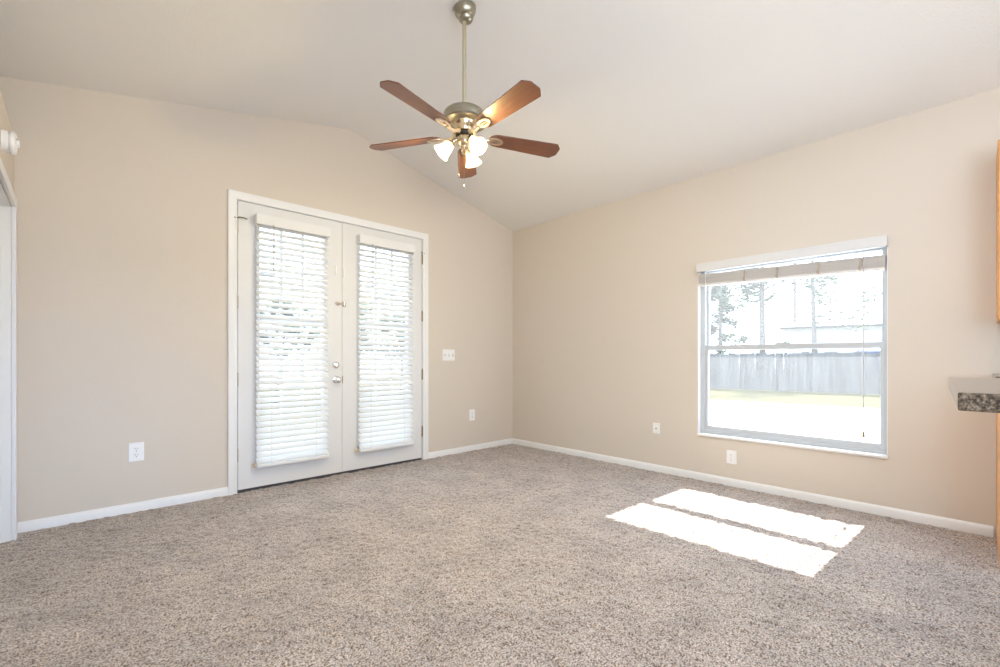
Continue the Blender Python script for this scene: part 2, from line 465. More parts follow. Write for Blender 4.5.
def french_door(name, x0, x1, gx0, gx1, hinge_side, active):
    root = empty(name, ((x0 + x1) / 2, 0, 0))
    structure(root, 'left french door leaf with the knob' if active else 'right french door leaf without a knob')
    cx = (x0 + x1) / 2
    I = Matrix.Translation((-cx, 0, 0))
    Y0, Y1 = 0.002, 0.046
    gz0, gz1 = 0.215, 1.895
    def fin(n, bm, m, **k):
        bmesh.ops.transform(bm, matrix=I, verts=bm.verts[:])
        return link(n, bm, m, root, **k)
    bm = bmesh.new()
    z0, z1 = 0.016, DZ - 0.003
    bm_box(bm, x0, gx0, Y0, Y1, z0, z1); bm_box(bm, gx1, x1, Y0, Y1, z0, z1)
    bm_box(bm, gx0, gx1, Y0, Y1, z0, gz0); bm_box(bm, gx0, gx1, Y0, Y1, gz1, z1)
    fin('panel', bm, M_DOOR)
    bm = bmesh.new()        # raised lite frame
    FR = [(0, 0), (0, 0.006), (0.008, 0.012), (0.022, 0.012), (0.030, 0.004), (0.030, 0)]
    path = [(gx0, gz0), (gx0, gz1), (gx1, gz1), (gx1, gz0), (gx0, gz0)]
    for k in range(4):
        p, q = Vector(path[k]), Vector(path[k + 1]); d = (q - p).normalized()
        bm_sweep(bm, [p - d * 0.028, q + d * 0.028], [(a - 0.002, h) for a, h in FR], (1, 0, 0), (0, 0, 1), (0, -1, 0), (0, Y0, 0))
    fin('glazing_bead', bm, M_DOOR)
    bm = bmesh.new()
    bm_box(bm, gx0, gx1, 0.022, 0.026, gz0, gz1)
    fin('glass_pane', bm, M_DOORGLASS)
    bm = bmesh.new()        # 3 x 5 grid
    for k in (1, 2):
        x = gx0 + (gx1 - gx0) * k / 3; bm_box(bm, x - 0.010, x + 0.010, 0.012, 0.036, gz0, gz1)
    for k in range(1, 5):
        z = gz0 + (gz1 - gz0) * k / 5; bm_box(bm, gx0, gx1, 0.014, 0.034, z - 0.010, z + 0.010)
    fin('muntin_grid', bm, M_DOOR)
    bm = bmesh.new(); bm_box(bm, x0, x1, 0.008, 0.04, 0.004, 0.016); fin('door_sweep', bm, M_RUBBER)
    hx = x0 - 0.007 if hinge_side < 0 else x1 + 0.005
    for i, z in enumerate((1.862, 1.330, 0.790, 0.262)):
        h = fin('hinge', hinge_bm(hx, z, -hinge_side), M_BRASS, smooth=40)
        if i == 0:
            bm = bmesh.new(); s = -hinge_side
            L = 0.058 if hinge_side < 0 else 0.032
            bm_tube(bm, [(hx, -0.006, z + 0.048), (hx, -0.010, z + 0.056), (hx + s * 0.012, -0.016, z + 0.060), (hx + s * L * 0.6, -0.024, z + 0.058), (hx + s * L, -0.032, z + 0.050)], 0.0042, 8)
            bm_tube(bm, [(hx, -0.006, z + 0.052), (hx - s * 0.02, -0.014, z + 0.053)], 0.0036, 8)
            fin('hinge_stop', bm, M_BRASS, smooth=40)
    if active:
        kx = x1 - 0.052
        R90 = Matrix.Rotation(math.pi / 2, 4, 'X')
        bm = bmesh.new()
        prof = [(0, 0), (0.031, 0), (0.031, 0.004), (0.024, 0.010), (0.012, 0.012), (0.011, 0.030), (0.018, 0.036), (0.026, 0.044), (0.0275, 0.052), (0.024, 0.060), (0.014, 0.065), (0, 0.066)]
        bm_lathe(bm, prof, 28, Matrix.Translation((kx, Y0, 0.767)) @ R90)
        fin('door_knob', bm, M_CHROME, smooth=50)
        bm = bmesh.new()
        bm_lathe(bm, [(0, 0), (0.030, 0), (0.030, 0.006), (0.025, 0.013), (0.010, 0.014), (0.010, 0.020), (0, 0.020)], 28, Matrix.Translation((kx, Y0, 0.885)) @ R90)
        db = fin('deadbolt', bm, M_CHROME, smooth=50)
        bm = bmesh.new(); bm_box(bm, kx - 0.006, kx + 0.006, -0.034, -0.017, 0.868, 0.902)
        bmesh.ops.transform(bm, matrix=I, verts=bm.verts[:])
        link('thumb_turn', bm, M_CHROME, db, bevel=0.003)
        bm = bmesh.new(); bm_box(bm, kx - 0.007, kx + 0.007, -0.012, Y0, 1.612, 1.682)
        fin('contact_sensor', bm, M_PLASTIC, bevel=0.003)
        bm = bmesh.new()                    # flip guard latch
        bm_box(bm, x1 - 0.052, x1 - 0.022, -0.003, Y0, 1.366, 1.392); bm_box(bm, x1 - 0.024, x1 + 0.000, -0.010, -0.002, 1.372, 1.386)
        bm_tube(bm, [(x1 - 0.062, -0.012, 1.379), (x1 - 0.036, -0.012, 1.379), (x1 - 0.012, -0.010, 1.379)], 0.0055, 8)
        fin('flip_latch', bm, M_NICKEL, bevel=0.001)
        bm = bmesh.new(); bm_box(bm, x1 - 0.0, x1 + 0.0022, -0.001, 0.03, 0.735, 0.795); fin('latch_plate', bm, M_NICKEL)
    else:
        bm = bmesh.new()
        bm_box(bm, x0 - 0.0, x0 + 0.026, -0.004, Y0, 1.360, 1.400); bm_tube(bm, [(x0 + 0.012, -0.010, 1.362), (x0 + 0.012, -0.010, 1.398)], 0.006, 8)
        fin('latch_keeper', bm, M_NICKEL)
        bm = bmesh.new(); bm_box(bm, x0 + 0.004, x0 + 0.014, -0.010, Y0, 1.600, 1.668); fin('contact_magnet', bm, M_PLASTIC, bevel=0.003)
        bm = bmesh.new(); bm_box(bm, x0 - 0.0015, x0 + 0.0035, -0.002, Y0, 0.735, 0.795); fin('strike_plate', bm, M_BRASS)
    return root
DM = -1.947
french_door('door_1', DX0 + 0.004, DM - 0.0015, -2.560, -2.100, -1, True)
french_door('door_2', DM + 0.0015, DX1 - 0.004, -1.794, -1.334, 1, False)

# venetian blinds on the doors: inner slat edges tipped down
def door_blind(x0, x1, label):
    cx = (x0 + x1) / 2; w = (x1 - x0) / 2
    root = empty('venetian_blind', (cx, 0, 0.15))
    tag(root, label, 'blind', 'white blinds on the french doors')
    Z = -0.15
    yc = -0.040
    bm = bmesh.new()                           # valance with returns
    bm_box(bm, -w - 0.006, w + 0.006, -0.075, -0.066, 1.886 + Z, 1.957 + Z)
    bm_box(bm, -w - 0.006, -w + 0.003, -0.066, 0.0, 1.886 + Z, 1.957 + Z)
    bm_box(bm, w - 0.003, w + 0.006, -0.066, 0.0, 1.886 + Z, 1.957 + Z)
    link('valance', bm, M_VALANCE2, root, bevel=0.002)
    bm = bmesh.new(); bm_box(bm, -w + 0.004, w - 0.004, -0.062, -0.012, 1.905 + Z, 1.950 + Z)
    link('headrail', bm, M_VALANCE2, root, bevel=0.002)
    bm = bmesh.new()
    n = 40; z0 = 0.208; pitch = (1.880 - z0) / (n - 1)
    tl = math.radians(42)
    for i in range(n):
        z = z0 + pitch * i + Z
        jit = rnd.uniform(-0.05, 0.05)
        Mx = Matrix.Translation((0, yc, z)) @ Matrix.Rotation(tl + jit, 4, 'X')
        pts = []
        for k in range(5):
            v = -0.025 + 0.0125 * k
            pts.append((v, 0.0022 * (1 - (v / 0.025) ** 2)))
        top = [[bm.verts.new(Mx @ Vector((sx * w, v, c + 0.0014))) for v, c in pts] for sx in (-1, 1)]
        bot = [[bm.verts.new(Mx @ Vector((sx * w, v, c - 0.0014))) for v, c in pts] for sx in (-1, 1)]
        for k in range(4):
            bm.faces.new((top[0][k], top[1][k], top[1][k + 1], top[0][k + 1]))
            bm.faces.new((bot[0][k], bot[0][k + 1], bot[1][k + 1], bot[1][k]))
        bm.faces.new((top[0][0], bot[0][0], bot[1][0], top[1][0])); bm.faces.new((top[0][4], top[1][4], bot[1][4], bot[0][4]))
        for sx in (0, 1):
            bm.faces.new(top[sx] + bot[sx][::-1])
    link('slats', bm, M_SLAT, root)
    bm = bmesh.new(); bm_box(bm, -w, w, yc - 0.026, yc + 0.026, 0.163 + Z, 0.186 + Z)
    link('bottom_rail', bm, M_VALANCE2, root, bevel=0.004)
    bm = bmesh.new()
    for fx in (-0.62, 0.62):
        for dy in (-0.0235, 0.0235):
            bm_tube(bm, [(fx * w, yc + dy * 0.82, 0.18 + Z), (fx * w, yc + dy * 0.82, 1.91 + Z)], 0.0011, 5)
    link('ladder_cord', bm, M_CORD, root)
    bm = bmesh.new()
    bm_tube(bm, [(-w + 0.105, -0.076, 1.895 + Z), (-w + 0.105, -0.080, 1.875 + Z), (-w + 0.105, -0.078, 1.535 + Z)], 0.0036, 6)
    link('tilt_wand', bm, M_WAND, root)
    for s in (-1, 1):
        bm = bmesh.new()
        bm_box(bm, s * (w + 0.006) - 0.004, s * (w + 0.006) + 0.004, -0.046, -0.011, 0.168 + Z, 0.182 + Z)
        bm_box(bm, s * (w + 0.010) - 0.010, s * (w + 0.010) + 0.010, -0.015, -0.009, 0.160 + Z, 0.192 + Z)
        link('hold_down_bracket', bm, mat('tan_plastic', (0.66, 0.56, 0.44), rough=0.5) if s < 0 else M_PLASTIC, root)
    return root
door_blind(-2.592, -2.080, 'white slatted blind covering the glass of the left french door, beside the knob')
door_blind(-1.822, -1.308, 'white slatted blind covering the glass of the right french door, nearest the light switch')

# ------------------------------------------------------------------ window
win = empty('window_1', (0, (WY0 + WY1) / 2, WZ0))
structure(win, 'white single-hung window overlooking a fenced yard')
def wfin(n, bm, m, **k):
    bmesh.ops.transform(bm, matrix=Matrix.Translation((0, -(WY0 + WY1) / 2, -WZ0)), verts=bm.verts[:])
    return link(n, bm, m, win, **k)
bm = bmesh.new()
FX0, FX1 = 0.040, 0.115
fw = 0.036; fr = 0.018
for y0, y1, z0, z1 in ((WY0, WY0 + fr, WZ0, WZ1), (WY1 - fw, WY1, WZ0, WZ1), (WY0 + fr, WY1 - fw, WZ0, WZ0 + 0.03), (WY0 + fr, WY1 - fw, WZ1 - 0.03, WZ1)):
    bm_box(bm, FX0, FX1, y0, y1, z0, z1)
wfin('window_frame', bm, M_VINYL, bevel=0.002)
def sash(name, x0, x1, z0, z1, rb, rt, st):
    bm = bmesh.new()
    a, b2 = WY0 + fr, WY1 - fw
    for y0, y1, q0, q1 in ((a, a + st, z0, z1), (b2 - st, b2, z0, z1), (a + st, b2 - st, z0, z0 + rb), (a + st, b2 - st, z1 - rt, z1)):
        bm_box(bm, x0, x1, y0, y1, q0, q1)
    o = wfin(name, bm, M_VINYL, bevel=0.002)
    bm = bmesh.new(); xm = (x0 + x1) / 2
    bm_box(bm, xm - 0.002, xm + 0.002, a + st, b2 - st, z0 + rb, z1 - rt)
    bmesh.ops.transform(bm, matrix=Matrix.Translation((0, -(WY0 + WY1) / 2, -WZ0)), verts=bm.verts[:])
    link('glass_pane', bm, M_GLASS, o)
    return o
lo = sash('lower_sash', 0.046, 0.074, WZ0 + 0.028, 1.038, 0.034, 0.036, 0.022)
up = sash('upper_sash', 0.080, 0.106, 1.000, WZ1 - 0.028, 0.036, 0.016, 0.018)
bm = bmesh.new()
bm_box(bm, 0.044, 0.066, -2.655, -2.565, 1.037, 1.047); bm_tube(bm, [(0.056, -2.61, 1.045), (0.050, -2.630, 1.054), (0.044, -2.652, 1.054)], 0.006, 8)
wfin('sash_lock', bm, M_VINYL, bevel=0.002)
bm = bmesh.new()
bm_box(bm, -0.014, 0.041, WY0 - 0.002, WY1 + 0.002, WZ0 - 0.016, WZ0 + 0.002)
wfin('window_sill', bm, M_TRIM, bevel=0.004)
bm = bmesh.new()        # white drywall returns
bm_box(bm, 0.0005, FX0, WY0, WY0 + 0.004, WZ0, WZ1); bm_box(bm, 0.0005, FX0, WY1 - 0.004, WY1, WZ0, WZ1); bm_box(bm, 0.0005, FX0, WY0, WY1, WZ1 - 0.004, WZ1)
wfin('window_reveal', bm, M_TRIM)

# raised blind in the window
wb = empty('window_blind', (0, (WY0 + WY1) / 2, 1.60))
tag(wb, 'white blind pulled up to a thin stack at the top of the window', 'blind')
hw = (WY1 - WY0) / 2
bm = bmesh.new()
bm_box(bm, -0.045, -0.036, -hw - 0.002, hw - 0.006, -0.001, 0.062)
bm_box(bm, -0.036, -0.001, -hw - 0.002, -hw + 0.005, -0.001, 0.062); bm_box(bm, -0.036, -0.001, hw - 0.013, hw - 0.006, -0.001, 0.062)
bm_box(bm, -0.036, 0.0, -hw + 0.005, hw - 0.013, 0.054, 0.062)
link('valance', bm, M_VALANCE, wb, bevel=0.002)
bm = bmesh.new(); bm_box(bm, 0.002, 0.038, -hw + 0.006, hw - 0.006, 0.012, 0.043)
link('headrail', bm, M_VALANCE, wb, bevel=0.002)
tilt = math.atan2(0.032, 2 * hw)
SM = Matrix.Translation((0.012, 0, -0.066)) @ Matrix.Rotation(tilt, 4, 'X')
bm = bmesh.new()
n = 17
for i in range(n):
    z = -0.034 + 0.068 * i / (n - 1)
    o = rnd.uniform(-0.0025, 0.0025)
    bm_box(bm, -0.024 + o, 0.024 + o, -hw + 0.010, hw - 0.010, z - 0.0013, z + 0.0013, SM)
link('slats', bm, M_STACK, wb)
bm = bmesh.new(); bm_box(bm, -0.026, 0.026, -hw + 0.010, hw - 0.010, -0.054, -0.037, SM)
link('bottom_rail', bm, M_STACK, wb, bevel=0.003)
M_TAPE2 = mat('pale_tan_tape', (0.46, 0.38, 0.31), rough=0.8)
for y in (-2.384, -2.593, -2.828, -3.042):
    yy = y - (WY0 + WY1) / 2
    bm = bmesh.new()
    bm_box(bm, -0.0285, -0.0268, yy - 0.005, yy + 0.005, -0.045, 0.030, SM)
    bm_tube(bm, [SM @ Vector((-0.0285, yy - 0.008, 0.02)), SM @ Vector((-0.0285, yy + 0.002, -0.01)), SM @ Vector((-0.0285, yy + 0.01, -0.04))], 0.002, 5)
    link('ladder_tape', bm, M_TAPE2, wb)
yc = -3.058 - (WY0 + WY1) / 2
bm = bmesh.new(); bm_tube(bm, [(-0.026, yc, 0.02), (-0.026, yc, -1.115)], 0.0022, 6)
cordo = link('lift_cord', bm, mat('grey_cord', (0.50, 0.49, 0.47), rough=0.8), wb)
bm = bmesh.new(); bm_lathe(bm, [(0, 0.03), (0.005, 0.03), (0.008, 0.0), (0.006, -0.004), (0, -0.004)], 12, Matrix.Translation((-0.026, yc, -1.14)))
link('cord_tassel', bm, mat('bronze_tassel', (0.30, 0.22, 0.09), rough=0.4), cordo, smooth=50)
yw = -2.112 - (WY0 + WY1) / 2
bm = bmesh.new(); bm_tube(bm, [(-0.026, yw, 0.01), (-0.026, yw, -0.56)], 0.003, 6)
link('tilt_wand', bm, M_CORD, wb)

# ------------------------------------------------------------------ plates on the walls
def plate_root(name, loc, rz):
    return empty(name, loc, rz)
def plate(root, w, h, t=0.006):
    bm = bmesh.new()
    bm_box(bm, -w / 2, w / 2, -t, 0, -h / 2, h / 2)
    return link('cover_plate', bm, M_PLASTIC, root, bevel=0.0035, bseg=3)
def outlet(loc, rz, w, h, label):
    r = plate_root('wall_outlet', loc, rz)
    tag(r, label, 'outlet', 'white outlets low on the walls')
    plate(r, w, h)
    for s in (-1, 1):
        bm = bmesh.new()
        k = h / 0.114
        pts = []
        for i in range(20):
            a = 2 * math.pi * i / 20
            pts.append((max(-0.0125, min(0.0125, 0.0165 * math.cos(a))) * k, 0.0165 * math.sin(a) * k))
        bm_prism(bm, pts, -0.0085, -0.004, Matrix.Translation((0, 0, s * 0.0195 * k)) @ Matrix(((1, 0, 0, 0), (0, 0, 1, 0), (0, 1, 0, 0), (0, 0, 0, 1))))
        sk = link('socket', bm, M_PLASTIC, r)
        bm = bmesh.new()
        for dx, hh in ((-0.0062, 0.0075), (0.0062, 0.006)):
            bm_box(bm, (dx - 0.0012) * k, (dx + 0.0012) * k, -0.0092, -0.0080, (s * 0.0195 + 0.003 - hh / 2) * k, (s * 0.0195 + 0.003 + hh / 2) * k)
        bm_lathe(bm, [(0.0025 * k, 0), (0.0025 * k, 0.0012), (0, 0.0012)], 10, Matrix.Translation((0, -0.008, (s * 0.0195 - 0.008) * k)) @ Matrix.Rotation(math.pi / 2, 4, 'X'))
        link('slot', bm, M_SLOT, sk)
    bm = bmesh.new(); bm_sphere(bm, (0, -0.006, 0), 0.003, 8, 6); link('screw', bm, M_NICKEL, r)
    return r
outlet((-3.250, 0, 0.363), 0, 0.074, 0.114, 'white wall outlet left of the french doors, between them and the left wall')
outlet((-0.583, 0, 0.360), 0, 0.072, 0.112, 'white wall outlet below the light switch, between the french doors and the corner')
outlet((0, -2.293, 0.210), -math.pi / 2, 0.070, 0.098, 'white wall outlet directly under the window')
# coax plate
r = plate_root('cable_plate', (0, -1.704, 0.356), -math.pi / 2)
tag(r, 'narrow white cable plate on the wall beside the window, left of its sill', 'wall plate')
plate(r, 0.062, 0.088)
bm = bmesh.new(); bm_lathe(bm, [(0.0, 0), (0.0085, 0), (0.0085, 0.003), (0.005, 0.003), (0.005, 0.011), (0.0, 0.011)], 6, Matrix.Translation((0, -0.006, 0)) @ Matrix.Rotation(math.pi / 2, 4, 'X'))
link('cable_jack', bm, M_NICKEL, r)
for s in (-1, 1):
    bm = bmesh.new(); bm_sphere(bm, (0, -0.006, s * 0.034), 0.0028, 8, 6); link('screw', bm, M_NICKEL, r)
# light switch
r = plate_root('light_switch', (-0.878, 0, 0.970), 0)
tag(r, 'white light switch plate with toggles, right of the french doors', 'light switch')
plate(r, 0.146, 0.110)
for dx in (-0.046, 0, 0.046):
    bm = bmesh.new(); bm_box(bm, dx - 0.006, dx + 0.006, -0.0075, -0.005, -0.014, 0.014); sk = link('toggle_slot', bm, M_VALANCE, r)
    bm = bmesh.new(); bm_box(bm, -0.004, 0.004, -0.016, 0.0, -0.004, 0.006, Matrix.Translation((dx, -0.006, 0)) @ Matrix.Rotation(math.radians(22), 4, 'X')); link('toggle', bm, M_PLASTIC, sk, bevel=0.001)

# smoke alarm on the left wall
r = empty('smoke_alarm', (XL, -0.50, 1.925))
tag(r, 'round white smoke alarm high on the left wall above the doorway', 'smoke alarm')
RY = Matrix.Rotation(math.pi / 2, 4, 'Y')
bm = bmesh.new(); bm_lathe(bm, [(0, 0), (0.050, 0), (0.050, 0.020), (0.047, 0.022), (0, 0.022)], 36, RY); link('base', bm, M_PLASTIC, r, smooth=40)
bm = bmesh.new(); bm_lathe(bm, [(0.041, 0.020), (0.041, 0.026), (0.050, 0.026), (0.0515, 0.029), (0.0505, 0.037), (0.045, 0.043), (0.030, 0.046), (0.018, 0.046), (0.017, 0.053), (0, 0.054)], 36, RY); link('cover', bm, M_PLASTIC, r, smooth=40)
bm = bmesh.new(); bm_lathe(bm, [(0.0, 0), (0.006, 0), (0.006, 0.004), (0, 0.004)], 12, Matrix.Translation((0.0445, -0.026, 0.012)) @ RY); link('test_button', bm, mat('grey_button', (0.45, 0.43, 0.40)), r)

# ------------------------------------------------------------------ ceiling fan
FXY = Vector((-2.0225, -1.681))
FZ = ceil_z(FXY.x)
fan = empty('ceiling_fan', (FXY.x, FXY.y, FZ))
tag(fan, 'five-blade cherry wood ceiling fan with brass motor and three lit glass shades', 'ceiling fan')
def Zf(z): return z - FZ
ang = math.atan(SL)
TILT = Matrix.Rotation(-ang, 4, 'Y')
bm = bmesh.new()
bm_lathe(bm, [(0.0, 0.002), (0.056, 0.002), (0.060, -0.004), (0.059, -0.018), (0.054, -0.034), (0.046, -0.046), (0.041, -0.050), (0.040, -0.056), (0.036, -0.066), (0.028, -0.075), (0.016, -0.079), (0, -0.079)], 40, TILT)
link('canopy', bm, M_GREYMET, fan, smooth=35)
bm = bmesh.new(); bm_tube(bm, [(0, 0, -0.07), (0, 0, Zf(2.225))], 0.0105, 16); link('downrod', bm, M_ROD, fan, smooth=40)
bm = bmesh.new()
bm_lathe(bm, [(0.0, Zf(2.262)), (0.020, Zf(2.262)), (0.022, Zf(2.252)), (0.060, Zf(2.248)), (0.092, Zf(2.238)), (0.106, Zf(2.226)), (0.110, Zf(2.212)), (0.110, Zf(2.190)), (0.116, Zf(2.186)), (0.117, Zf(2.178)), (0.112, Zf(2.172))], 48)
bm_lathe(bm, [(0.112, Zf(2.172)), (0.100, Zf(2.166)), (0.086, Zf(2.163)), (0.078, Zf(2.163))], 48)
link('motor_housing', bm, M_GREYMET, fan, smooth=35)
bm = bmesh.new()
bm_lathe(bm, [(0.080, Zf(2.164)), (0.078, Zf(2.156)), (0.070, Zf(2.140)), (0.062, Zf(2.130)), (0.060, Zf(2.122)), (0.052, Zf(2.120)), (0.0, Zf(2.120))], 48)
link('motor_bowl', bm, M_GOLD, fan, smooth=35)
bm = bmesh.new()
bm_lathe(bm, [(0.0, Zf(2.122)), (0.046, Zf(2.122)), (0.046, Zf(2.108)), (0.0, Zf(2.108))], 40)
link('flywheel', bm, mat('black_flywheel', (0.035, 0.03, 0.025), rough=0.45), fan, smooth=35)

ZB = 2.114
def blade_bm():
    bm = bmesh.new()
    L0, L1 = 0.135, 0.552
    w0, w1 = 0.046, 0.060
    poly = []
    for k in range(9):                                   # rounded root
        a = math.pi / 2 + math.pi * k / 8
        poly.append((L0 + 0.045 + 0.045 * math.cos(a), w0 * math.sin(a)))
    poly += [(L1 - 0.030, -w1), (L1 - 0.006, -w1 + 0.026), (L1, -w1 + 0.036), (L1, w1 - 0.036), (L1 - 0.006, w1 - 0.026), (L1 - 0.030, w1)]
    bm_prism(bm, poly, -0.003, 0.003)
    return bm
def iron_bm():
    """flat cast arm that drops from the flywheel and ends in an oval loop with a slot"""
    bm = bmesh.new()
    outer, inner = [], []
    for k in range(24):
        a = 2 * math.pi * k / 24
        outer.append((0.172 + 0.044 * math.cos(a), 0.026 * math.sin(a)))
        inner.append((0.172 + 0.027 * math.cos(a), 0.012 * math.sin(a)))
    for z0, z1 in ((-0.010, -0.0032),):
        vo0 = [bm.verts.new((x, y, z0)) for x, y in outer]; vo1 = [bm.verts.new((x, y, z1)) for x, y in outer]
        vi0 = [bm.verts.new((x, y, z0 + 0.001)) for x, y in inner]; vi1 = [bm.verts.new((x, y, z1)) for x, y in inner]
        for k in range(24):
            j = (k + 1) % 24
            bm.faces.new((vo0[k], vo0[j], vo1[j], vo1[k])); bm.faces.new((vi0[j], vi0[k], vi1[k], vi1[j]))
            bm.faces.new((vo0[j], vo0[k], vi0[k], vi0[j])); bm.faces.new((vo1[k], vo1[j], vi1[j], vi1[k]))
    bm_box(bm, 0.150, 0.194, -0.0035, 0.0035, -0.0095, -0.0035)
    bm_tube(bm, [(0.034, 0, 0.006), (0.055, 0, 0.002), (0.080, 0, -0.010), (0.105, 0, -0.013), (0.134, 0, -0.008)], [0.012, 0.010, 0.008, 0.008, 0.010], 10)
    return bm
M_IRON = mat('champagne_gold_iron', (0.80, 0.66, 0.50), rough=0.3, metal=0.9)
blade0 = link('blade', blade_bm(), M_BLADE, fan, bevel=0.0015)
iron0 = link('blade_iron', iron_bm(), M_IRON, blade0, smooth=40)
for k in range(5):
    if k == 0: bl = blade0
    else:
        bl = blade0.copy(); C.objects.link(bl); bl.parent = fan
        ir = iron0.copy(); C.objects.link(ir); ir.parent = bl
    Mb = Matrix.Translation((0, 0, Zf(ZB))) @ Matrix.Rotation(math.radians(49.2 + 72 * k), 4, 'Z') @ Matrix.Rotation(math.radians(-12), 4, 'X')
    bl.matrix_local = Mb
# light kit
bm = bmesh.new()
bm_lathe(bm, [(0.0, Zf(2.110)), (0.034, Zf(2.110)), (0.036, Zf(2.104)), (0.040, Zf(2.098)), (0.040, Zf(2.070)), (0.034, Zf(2.060)), (0.020, Zf(2.052)), (0.016, Zf(2.040)), (0.018, Zf(2.030)), (0.010, Zf(2.020)), (0, Zf(2.018))], 36)
link('light_kit_hub', bm, M_GOLD, fan, smooth=35)
def shade_prof():
    outp = [(0.021, 0.0), (0.024, 0.009), (0.029, 0.024), (0.033, 0.040), (0.038, 0.055), (0.045, 0.068), (0.0475, 0.073)]
    inp = [(r - 0.0028, z) for r, z in outp][::-1]
    return outp + inp
for k, wa in enumerate((-93.1, 146.9, 26.9)):
    A = math.radians(wa)
    d = Vector((math.cos(A), math.sin(A), 0))
    down = math.radians(45)
    ax = (d * math.cos(down) + Vector((0, 0, -1)) * math.sin(down)).normalized()
    p0 = d * 0.036 + Vector((0, 0, Zf(2.084)))
    p1 = d * 0.054 + Vector((0, 0, Zf(2.078)))
    p2 = p1 + ax * 0.018
    bm = bmesh.new()
    bm_tube(bm, [p0, d * 0.046 + Vector((0, 0, Zf(2.085))), p1, p2], [0.008, 0.008, 0.009, 0.012], 12)
    Q = Matrix.Translation(p2) @ ax.to_track_quat('Z', 'Y').to_matrix().to_4x4()
    bm_lathe(bm, [(0, -0.004), (0.018, -0.004), (0.024, 0.002), (0.025, 0.009), (0.022, 0.011), (0, 0.012)], 24, Q)
    arm = link('lamp_arm', bm, M_GOLD, fan, smooth=40)
    bm = bmesh.new(); bm_lathe(bm, shade_prof(), 32, Q @ Matrix.Translation((0, 0, 0.006)), closed=True)
    link('lamp_shade', bm, M_SHADE, arm, smooth=60)
    bm = bmesh.new(); bm_sphere(bm, Q @ Vector((0, 0, 0.042)), 0.014, 14, 10); link('bulb', bm, M_BULB, arm, smooth=60)
    ld = bpy.data.lights.new('fan_lamp', 'POINT'); ld.energy = 12.5; ld.color = (1.0, 0.80, 0.36); ld.shadow_soft_size = 0.02
    lo_ = bpy.data.objects.new('fan_lamp', ld); C.objects.link(lo_); lo_.parent = arm; lo_.location = Q @ Vector((0, 0, 0.066))
er, ef = Vector((0.730, -0.684)), Vector((0.684, 0.730))
for dx, zt, zb, rb in ((0.000, 2.03, 1.838, 0.0075), (-0.028, 2.06, 1.895, 0.006)):
    q = er * dx - ef * 0.012
    bm = bmesh.new(); bm_tube(bm, [(q.x, q.y, Zf(zt)), (q.x, q.y, Zf(zb + rb))], 0.0008, 5)
    ch = link('pull_chain', bm, M_BRASS, fan)
    bm = bmesh.new(); bm_lathe(bm, [(0, Zf(zb) + 0.012), (0.004, Zf(zb) + 0.010), (rb, Zf(zb)), (rb * 0.7, Zf(zb) - rb), (0, Zf(zb) - rb * 1.2)], 14, Matrix.Translation((q.x, q.y, 0)))
    link('pull_knob', bm, M_NICKEL, ch, smooth=60)

# ------------------------------------------------------------------ kitchen at the right edge
r = empty('upper_cabinet', (-0.15, -3.9, 1.12))
tag(r, 'honey oak upper cabinet hanging at the right edge of the window wall', 'cabinet')
bm = bmesh.new(); bm_box(bm, -0.13, 0.149, -0.30, 0.30, 0, 0.866); link('body', bm, M_OAK, r, bevel=0.002)
for y0, y1 in ((-0.298, -0.002), (0.002, 0.298)):
    bm = bmesh.new(); bm_box(bm, -0.150, -0.131, y0, y1, 0.003, 0.863)
    dr = link('door', bm, M_OAK, r, bevel=0.004)
    bm = bmesh.new(); bm_box(bm, -0.154, -0.150, y0 + 0.05, y1 - 0.05, 0.06, 0.806); link('door_panel', bm, M_OAK, dr, bevel=0.006)
r = empty('base_cabinet', (-0.30, -4.2, 0))
tag(r, 'honey oak base cabinet at the right end of the window wall baseboard', 'cabinet')
bm = bmesh.new(); bm_box(bm, -0.28, 0.297, -0.6, 0.581, 0.09, 0.826); bm_box(bm, -0.22, 0.297, -0.6, 0.581, 0.0, 0.09); link('body', bm, M_OAK, r, bevel=0.002)
bm = bmesh.new(); bm_box(bm, -0.30, 0.299, 0.582, 0.600, 0.0, 0.826); link('end_panel', bm, M_OAK, r, bevel=0.001)
for i in range(3):
    y0 = -0.6 + 0.394 * i
    bm = bmesh.new(); bm_box(bm, -0.300, -0.281, y0 + 0.003, y0 + 0.391, 0.10, 0.66); link('door', bm, M_OAK, r, bevel=0.004)
    bm = bmesh.new(); bm_box(bm, -0.300, -0.281, y0 + 0.003, y0 + 0.391, 0.67, 0.815); link('drawer', bm, M_OAK, r, bevel=0.004)
bm = bmesh.new(); bm_box(bm, -0.63, -0.001, -4.82, -3.585, 0.827, 0.858)
tag(link('wall_countertop', bm, M_GRANITE, bevel=0.006), 'brown granite counter on the base cabinet along the window wall', 'countertop')
# peninsula with overhanging granite top
r = empty('breakfast_bar', (-1.67, -4.3, 0))
tag(r, 'breakfast bar with speckled brown granite top jutting in at the right edge', 'breakfast bar')
A = Vector((-2.205, -3.507)); B = Vector((-1.143, -3.459)); e = (B - A).normalized()
nrm = Vector((e.y, -e.x))
side = (nrm * 1.0 - e * 0.16).normalized()
poly = [A, B, B + nrm * 1.5, A + side * 1.5]
bm = bmesh.new(); bm_prism(bm, [(p.x + 1.67, p.y + 4.3) for p in poly], 0.829, 0.866)
link('bar_top', bm, M_GRANITE, r, bevel=0.003)
bm = bmesh.new(); bm_box(bm, -0.25, 0.45, -0.6, -0.15, 0.0, 0.829); link('bar_base', bm, M_OAK, r, bevel=0.003)

